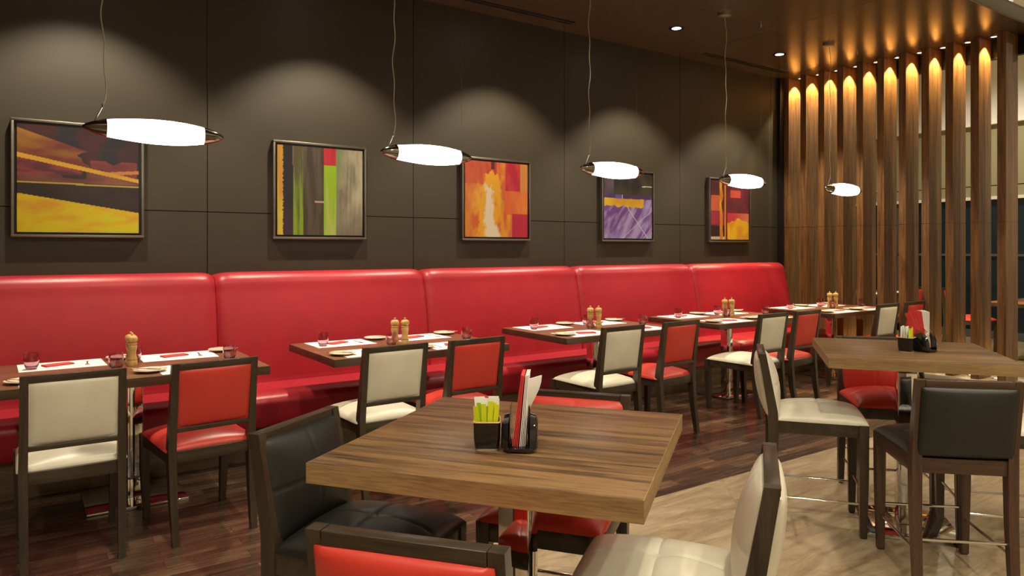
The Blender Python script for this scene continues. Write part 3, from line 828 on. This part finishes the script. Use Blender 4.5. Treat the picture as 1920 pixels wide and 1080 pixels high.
# ------------------------------------------------------------------ high square tables
def high_table(side, name='high_table'):
    t = thing(name, 'x', 'table', group='high square tables')
    h = side / 2
    b = MB(); b.box(-h + .0005, h - .0005, -h + .0005, h - .0005, .852, .900, bev=.001); tp = b.build('tabletop', M['top'], t)
    b = MB(); b.box(-h, h, -h - .0008, -h + .001, .850, .8992); b.box(-h, h, h - .001, h + .0008, .850, .8992); b.build('edging', M['edge'], tp)
    b = MB(); b.box(-h, h, -.001, .0018, .850, .8992, Matrix.Rotation(R(90), 4, 'Z') @ Matrix.Translation((0, -h, 0)))
    b.box(-h, h, -.0018, .001, .850, .8992, Matrix.Rotation(R(90), 4, 'Z') @ Matrix.Translation((0, h, 0)))
    b.build('edging', M['edge2'], tp)
    b = MB(); b.box(-.06, .06, -.06, .06, .828, .852, bev=.002); b.build('mounting_block', M['edge'], t)
    b = MB(); b.box(-.044, .044, -.044, .044, .016, .828, bev=.003); b.build('pedestal', M['chrome'], t)
    b = MB(); b.box(-.215, .215, -.215, .215, 0, .016, bev=.002); b.build('base_plate', M['chrome'], t)
    return t
M['edge2'] = wood('walnut edging across', (.24, .145, .06), (.40, .26, .115), 1, 16, 320, .4, (.25, .7))
K_h = Kind(high_table(.815))
K_h.put((C1[0], C1[1], 0), R(A1 - 90), 'nearer high square walnut table with chrome pedestal, in the foreground')
K_h.put((C2[0], C2[1], 0), R(A2 - 90), 'farther high square walnut table at the right, before the slatted screen')

# ------------------------------------------------------------------ condiments
def rr(w, d, r, n=5):
    pts = []
    for cx, cy, a0 in ((w / 2 - r, d / 2 - r, 0), (-w / 2 + r, d / 2 - r, 90), (-w / 2 + r, -d / 2 + r, 180), (w / 2 - r, -d / 2 + r, 270)):
        for k in range(n + 1):
            a = R(a0 + 90 * k / n); pts.append((cx + r * math.cos(a), cy + r * math.sin(a)))
    return pts
def bowl():
    t = thing('sachet_bowl', 'x', 'bowl', group='black sachet bowls on the high tables')
    def ring(prof, mats, name):
        b = MB(); vs = []; fs = []
        for w, r, zz in prof:
            vs += [(x, y, zz) for x, y in rr(w, w, r)]
        n = 24
        for k in range(len(prof) - 1):
            for j in range(n): fs.append((k * n + j, k * n + (j + 1) % n, (k + 1) * n + (j + 1) % n, (k + 1) * n + j))
        fs.append(tuple(range(n))[::-1]); fs.append(tuple(range((len(prof) - 1) * n, len(prof) * n)))
        b._add(vs, fs, True); return b.build(name, mats, t)
    ring([(.056, .008, .003), (.062, .009, .006), (.068, .009, .03), (.070, .009, .071), (.064, .008, .071), (.058, .007, .03), (.055, .007, .012)], M['blackceramic'], 'bowl_body')
    ring([(.056, .008, 0), (.058, .008, .004), (.05, .007, .004)], M['ceramic'], 'foot')
    ring([(.0705, .009, .071), (.0725, .009, .0725), (.0705, .009, .0745), (.0645, .008, .0745), (.0635, .008, .0725), (.0645, .008, .071)], M['tanrim'], 'rim')
    return t
K_bowl = Kind(bowl())
def packet(mat, name, w, h):
    b = MB(); b.loft([(0, 0, 0), (0, 0, .004), (0, 0, h / 2), (0, 0, h - .006), (0, 0, h)], [(w, .0012), (w, .0015), (w, .0045), (w, .0015), (w * .99, .001)]); return b.build(name, mat)
K_y = Kind(tag(packet(M['yellow'], 'sweetener_sachet', .013, .100), 'x', 'sachet'))
K_g = Kind(tag(packet(M['green'], 'sweetener_sachet', .011, .098), 'x', 'sachet'))
K_w = Kind(tag(packet(M['whitenap'], 'sugar_sachet', .028, .116), 'x', 'sachet'))
def holder():
    t = thing('napkin_holder', 'x', 'napkin holder', group='napkin holders on the high tables')
    b = MB(); b.box(-.033, .033, -.048, .048, .004, .014, bev=.003); b.build('base', M['blackceramic'], t)
    def arch(w, h, x0, x1, bulge=0):
        vs = []; fs = []; n = 20
        prof = [(-w / 2, .012)] + [(-w / 2 * math.cos(math.pi * k / n) , .012 + h * (math.sin(math.pi * k / n)) ** .75) for k in range(1, n)] + [(w / 2, .012)]
        L = len(prof)
        for x, sc in ((x0, 1), (x0 + (x1 - x0) * .7, .95), (x1, .8)):
            vs += [(x, y * sc, .012 + (zz - .012) * sc) for y, zz in prof]
        for k in range(2):
            for j in range(L - 1): fs.append((k * L + j, k * L + j + 1, (k + 1) * L + j + 1, (k + 1) * L + j))
            fs.append((k * L + L - 1, k * L, (k + 1) * L, (k + 1) * L + L - 1))
        fs.append(tuple(range(L))); fs.append(tuple(range(2 * L, 3 * L)))
        return vs, fs
    for s in (-1, 1):
        b = MB(); v, f = arch(.092, .082, s * .0275, s * .046); b._add(v, f, True); cup = b.build('shield', M['blackceramic'], t)
        b = MB()
        for k in range(7): b.lathe([(0, -.0014), (.0012, -.0006), (.0012, .0006), (0, .0014)], 8, Matrix.Translation((s * .0462, -.014 + k * .004, .03 + k * .005)))
        b.build('studs', M['steel'], cup)
        b = MB(); v, f = arch(.098, .108, s * .0225, s * .0268); b._add(v, f, True); b.build('acrylic_arch', M['clear'], t)
    for s in (-1, 1):
        for u_ in (-1, 1):
            b = MB(); b.lathe([(0, 0), (.006, 0), (.007, .003), (.005, .0045), (0, .0045)], 12, Matrix.Translation((s * .024, u_ * .038, 0))); b.build('foot', M['blackceramic'], t)
    return t
K_ho = Kind(holder())
def nap(mat, curl=0, w=.058):
    b = MB(); vs = []; fs = []; n = 14; h = .182
    for k in range(n + 1):
        f = k / n; g = max(0, (f - .35) / .65); g = g * g * (3 - 2 * g); th = -R(34) * g * curl
        x = .012 * g * curl; zz = h * f - .012 * g * curl
        for yy, tt in ((-w / 2, 0), (w / 2, 0), (w / 2, .0022), (-w / 2, .0022)):
            bow = .02 * curl * math.sin(math.pi * f) * g * (1 - (2 * yy / w) ** 2)
            vs.append((x + tt * math.cos(th) - yy * math.sin(th), yy * math.cos(th) + tt * math.sin(th), zz + (.006 if yy > 0 else 0) * (k == n)))
    for k in range(n):
        for j in range(4): fs.append((k * 4 + j, k * 4 + (j + 1) % 4, (k + 1) * 4 + (j + 1) % 4, (k + 1) * 4 + j))
    fs += [(3, 2, 1, 0), (n * 4, n * 4 + 1, n * 4 + 2, n * 4 + 3)]
    b._add(vs, fs, True); return b.build('paper_napkin', mat)
K_rn = Kind(tag(nap(M['rednap']), 'x', 'napkin')); K_wn = Kind(tag(nap(M['whitenap']), 'x', 'napkin')); K_wc = Kind(tag(nap(M['whitenap'], 1), 'x', 'napkin'))
K_rs = Kind(tag(nap(M['rednap'], 0, .030), 'x', 'napkin')); K_ws = Kind(tag(nap(M['whitenap'], 0, .030), 'x', 'napkin'))
def condiments(bx, by, ba, hx, hy, ha, tn, tilt, fan):
    zt = .9003
    K_bowl.put((bx, by, zt), R(ba), f'black ceramic sachet bowl on the {tn} square table')
    Mx = Matrix.Translation((bx, by, zt)) @ Matrix.Rotation(R(ba), 4, 'Z')
    def put(K, lx, ly, lz, tx, ty, tz, label, group, base=Mx):
        m = base @ Matrix.Translation((lx, ly, lz)) @ Matrix.Rotation(R(tz), 4, 'Z') @ Matrix.Rotation(R(ty), 4, 'Y') @ Matrix.Rotation(R(tx), 4, 'X')
        K.put(m.translation, 0, label, group, rot=tuple(m.to_euler()))
    for k in range(7):
        put(K_g if k in (1, 3) else K_y, -.0165 + k * .0055, -.0185 + .0035 * (k % 2), .0125 + (k * 5 % 7) * .0022, 3, random.uniform(-2, 2) + (k - 3) * 2.2, (k - 3) * 6,
            f'{"green" if k in (1,3) else "yellow green"} sweetener sachet at the front of the {tn} table bowl', f'sweetener sachets in the {tn} bowl')
    for k in range(6):
        put(K_w, -.013 + (k % 2) * .026 + random.uniform(-.002, .002), -.004 + k * .0055, .0125, random.uniform(-4, 4) , random.uniform(-5, 5), random.uniform(-5, 5),
            f'white sugar sachet standing behind the sweeteners, {tn} table bowl', f'white sugar sachets in the {tn} bowl')
    K_ho.put((hx, hy, zt), R(ha), f'black arched napkin holder on the {tn} square table')
    Mh = Matrix.Translation((hx, hy, zt)) @ Matrix.Rotation(R(ha), 4, 'Z')
    for k in range(4):
        put(K_rs if fan > 2 else K_rn, -.0185 + k * .0042, 0, .0145 + (.006 if fan > 2 else 0), -(24 - 6 * k) if fan > 2 else fan * (k - 1.5), tilt - k * .6, 0, f'red paper napkin in the holder on the {tn} square table', f'red napkins in the {tn} holder', Mh)
    for k in range(4):
        put(K_wc if k == 3 and tilt > 0 else (K_ws if fan > 2 else K_wn), 0 + k * .0042, 0, .0145 + (.006 if fan > 2 else 0), (3 * k - 5) if fan > 2 else -fan * (k - 1.5), tilt - 2 - k * .3, 0,
            f'white paper napkin in the holder on the {tn} square table' if not (k == 3 and tilt > 0) else 'outermost white napkin, curling over, in the nearer table holder',
            f'white napkins in the {tn} holder', Mh)
condiments(1.012, 1.575, -34.7, 1.075, 1.515, -40, 'nearer', 7, 1)
condiments(3.69, 1.835, 11, 3.775, 1.79, -8, 'farther', -2, 6.5)

# ------------------------------------------------------------------ seating beyond the screen
for k, (x, y, lab) in enumerate(((10.6, 3.6, 'low table glimpsed beyond the screen, nearer the right edge'), (10.9, 6.0, 'low table glimpsed beyond the screen, farther left'))):
    K_low.put((x, y, 0), 0, lab, 'tables beyond the slatted screen')
    w = ['right', 'left'][k]
    KC['red'].put((x - .25, y - .62, 0), R(0), f'red dining chair beyond the screen, in front of the {w} table', 'chairs beyond the screen')
    KC['red'].put((x + .25, y + .95, 0), R(180), f'red dining chair beyond the screen, behind the {w} table', 'chairs beyond the screen')
    for s in (-1, 1):
        K_mat.put((x + s * .3, y - .25, .7505), 0, f'white placemat beyond the screen, {w} table, {"left" if s<0 else "right"} place', 'placemats beyond the screen')
        K_glass.put((x + s * .3 + .15, y - .02, .7505), 0, f'tumbler beyond the screen, {w} table, {"left" if s<0 else "right"} place', 'tumblers beyond the screen')

# ------------------------------------------------------------------ unseen downlights added as general fill over the tiles
hd = thing('fill_downlight', 'x', 'downlight', group='added fill downlights out of view')
b = MB(); b.lathe([(.07, 0), (.10, 0), (.10, -.008), (.07, -.006), (.07, 0)], 28); b.build('trim_ring', M['steel'], hd)
b = MB(); b.lathe([(0, -.002), (.07, -.002)], 28); b.build('lens', M['bulb'], hd)
K = Kind(hd)
cols = ['far left', 'left', 'middle', 'right', 'far right']
for i, x in enumerate((-1.2, 1.3, 3.8, 6.3)):
    for j, y in enumerate((-2.4, .1)):
        K.put((x, y, ZH - .001), 0, f'added unseen fill downlight, {cols[i]} column, {["rear","front"][j]} row over the tiles')
        spot('tile_fill_lamp', (x, y, ZH - .03), (0, 0, 0), (260, 260, 230, 80)[i], 140, .6, (1, .89, .68), .07)
for k, (x, y) in enumerate(((10.3, 1.0), (10.6, 4.4))):
    K.put((x, y, ZH - .001), 0, f'added unseen fill downlight beyond the screen, {["front","rear"][k]} one')
    spot('far_fill_lamp', (x, y, ZH - .03), (0, 0, 0), 420, 150, .6, (1, .90, .70), .07)  # added fill, out of view, to brighten the area past the slats
# cove strip on the ceiling lip
cv = tag(MB().build('x', M['bulbw']), 'x', 'x'); bpy.data.objects.remove(cv)
b = MB(); b.box(XL + .2, 8.5, YE + .10, YE + .13, ZC + .141, ZC + .155)
tag(b.build('cove_light', emit('cove strip', (1, .94, .84), 90)), 'linear cove light strip on top of the dropped ceiling lip', 'light strip')

# ------------------------------------------------------------------ world, camera, view
w = bpy.data.worlds.new('World'); scene.world = w; w.use_nodes = True
w.node_tree.nodes['Background'].inputs[0].default_value = (1, .9, .75, 1); w.node_tree.nodes['Background'].inputs[1].default_value = .02
cam = bpy.data.cameras.new('Camera'); co = bpy.data.objects.new('Camera', cam); COL.objects.link(co)
co.location = (0, 0, 1.42); co.rotation_euler = (R(90), 0, R(-34.7))
cam.sensor_width = 36; cam.lens = 1343 / 1920 * 36; cam.shift_y = -74 / 1920; cam.clip_start = .05
scene.camera = co
vs_ = scene.view_settings
vs_.view_transform = 'Standard'; vs_.look = 'None'; vs_.exposure = 0; vs_.gamma = 1; vs_.use_curve_mapping = False
